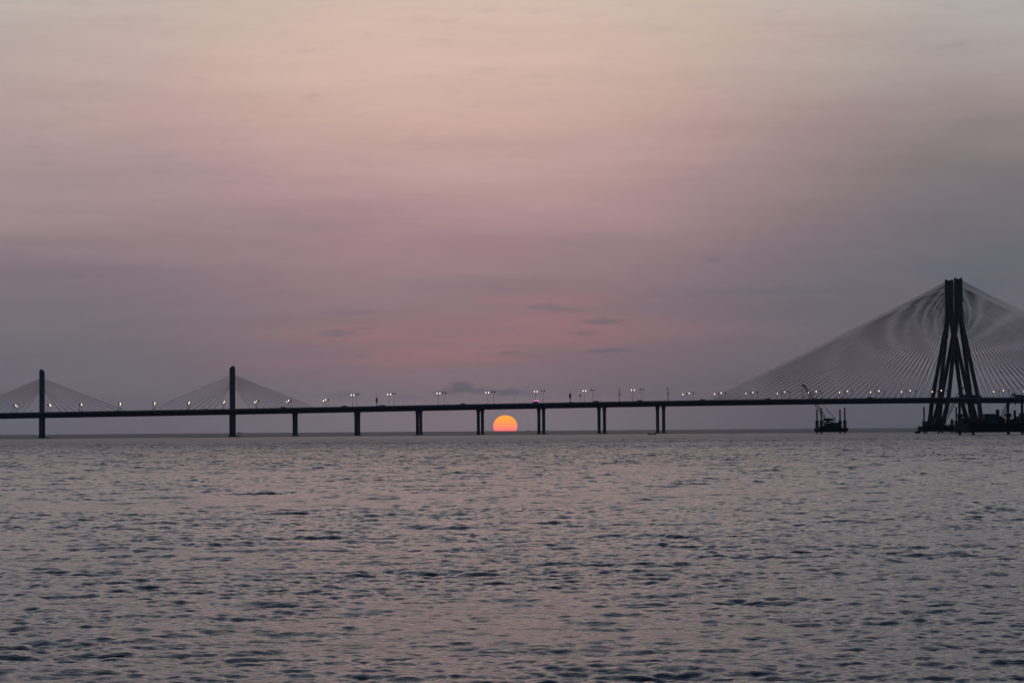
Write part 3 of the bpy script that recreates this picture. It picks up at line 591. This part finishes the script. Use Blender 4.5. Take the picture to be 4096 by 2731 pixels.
# ------------------------------------------------------------------ boats
def fishing_boat(x, y, L, label, rz=0.0, cabx=-.25, mast_h=2.6):
    r = empty('fishing_boat', (x, y, drop(x, y)), rz); k = []
    for i in range(9):
        u = i/8; xx = (u-.5)*L; w = L*.13*math.sin(math.pi*min(1, .28+u*.72))**.6 if u < 1 else .03; sh = .9+1.3*max(0, u-.5)**2*4+.25*(1-u); zz = sh*L/10
        k.append([(xx, -w, zz), (xx, -w*.75, .15), (xx, 0, -.4), (xx, w*.75, .15), (xx, w, zz)])
    MB().loft(k).build('hull', woodm, r)
    c0 = cabx*L; c = MB().box(c0-.11*L, c0+.10*L, -.08*L, .08*L, .11*L, .29*L).build('cabin', bluep, r); MB().box(c0-.12*L, c0+.12*L, -.09*L, .09*L, .291*L, .31*L).build('roof', dark, c)
    MB().tube((c0+.14*L, 0, .1*L), (c0+.14*L, 0, mast_h*L/10+.1*L), .05*L/10, n=6).build('mast', dark, r); tag(r, label, 'boat', 'fishing boats on the horizon')
fishing_boat(-541, 5200, 9.6, 'small fishing boat far out, just right of the second slim pylon')
fishing_boat(33.5, 6200, 5.6, 'dark fishing boat on the horizon right of the sun, left one of a pair', .1, -.1)
fishing_boat(40.5, 6300, 5.0, 'dark fishing boat on the horizon right of the sun, right one of a pair', -.15, .1)
fishing_boat(-64.8, 6400, 3.6, 'tiny faint boat on the horizon just left of the sun', 0, 0)
fishing_boat(-40.4, 7000, 2.6, 'tiny boat with a mast in front of the lower left of the sun', 0, 0, 6)
# rowing boat with two people near the rightmost pier
rb = empty('rowing_boat', (87.0, 1640, drop(87, 1640)), BA-.1); k = []
for i in range(9):
    u = i/8; xx = (u-.5)*5.4; w = .72*math.sin(math.pi*(.06+.88*u))**.55; zz = .42+.85*abs(2*u-1)**3
    e_ = abs(2*u-1)**3; k.append([(xx, -w, zz), (xx*(1-.07*e_), -w*.6, .02+.22*e_), (xx*(1-.12*e_), 0, -.15+.25*e_), (xx*(1-.07*e_), w*.6, .02+.22*e_), (xx, w, zz)])
MB().loft(k).build('hull', woodm, rb); [MB().box(a-.2, a+.2, -.5, .5, .46, .52).build('thwart', rustm, rb) for a in (-1.7, 1.7)]
MB().tube((-1.3, -.4, .7), (.2, -2.2, .1), .03, n=6).build('oar', rustm, rb)
tag(rb, 'small open rowing boat by the foot of the rightmost pier', 'rowing boat')
def person(x, y, z, rz, label, face):
    r = empty('person', (x, y, z), rz); r.scale = (1.15, 1.15, 1.15)
    V = [(0, 0, 0), (0, 0, .22), (0, 0, .42), (0, 0, .52), (0, 0, .62), (.01, 0, .74), (.02, 0, .82), (0, .18, .46), (.12, .26, .24), (.34, .20, .14), (0, -.18, .46), (.12, -.26, .24), (.34, -.20, .14), (.06, .10, -.02), (.42, .14, .02), (.48, .14, -.38), (.06, -.10, -.02), (.42, -.14, .02), (.48, -.14, -.38), (.60, .14, -.42), (.60, -.14, -.42)]
    Ed = [(0, 1), (1, 2), (2, 3), (3, 4), (4, 5), (5, 6), (2, 7), (7, 8), (8, 9), (2, 10), (10, 11), (11, 12), (0, 13), (13, 14), (14, 15), (0, 16), (16, 17), (17, 18), (15, 19), (18, 20)]
    Rd = [.15, .14, .16, .06, .085, .11, .07, .065, .045, .035, .065, .045, .035, .095, .07, .05, .095, .07, .05, .035, .035]
    me = bpy.data.meshes.new('body'); me.from_pydata(V, Ed, []); o = bpy.data.objects.new('body', me); C.objects.link(o); o.parent = r
    md = o.modifiers.new('skin', 'SKIN'); 
    for i, q in enumerate(Rd): me.skin_vertices[0].data[i].radius = (q, q)
    me.skin_vertices[0].data[0].use_root = True
    o.modifiers.new('sub', 'SUBSURF').levels = 1; me.materials.append(cloth)
    MB().cyl(.0, 0, [(.70, .125), (.80, .12), (.88, .06)], 10).build('hair', dark, r)
    tag(r, label, 'person'); return r
try:
    person(*loc_in(87, 1640, -1.8, .2, .52+drop(87, 1640)), BA, 'seated person in dark clothes at the left end of the rowing boat', 1)
    person(*loc_in(87, 1640, 1.8, -.2, .52+drop(87, 1640)), BA+math.pi, 'seated person in dark clothes at the right end of the rowing boat', -1)
except Exception as ex: print('person', ex)

# ------------------------------------------------------------------ sea haze: one closed box round the whole scene, sky and sun outside it
hz = MB().box(-11500, 11500, -300, 11500, -11, 134).build('haze', asphalt); hz.data.materials.clear(); tag(hz, kind='stuff')
m = bpy.data.materials.new('haze_air'); m.use_nodes = True; t = m.node_tree; t.nodes.clear(); pv = t.nodes.new('ShaderNodeVolumePrincipled'); ou = t.nodes.new('ShaderNodeOutputMaterial')
pv.inputs['Color'].default_value = (.70, .84, 1.0, 1); pv.inputs['Density'].default_value = 3.6e-5; pv.inputs['Anisotropy'].default_value = .2
t.links.new(pv.outputs[0], ou.inputs['Volume']); hz.data.materials.append(m)
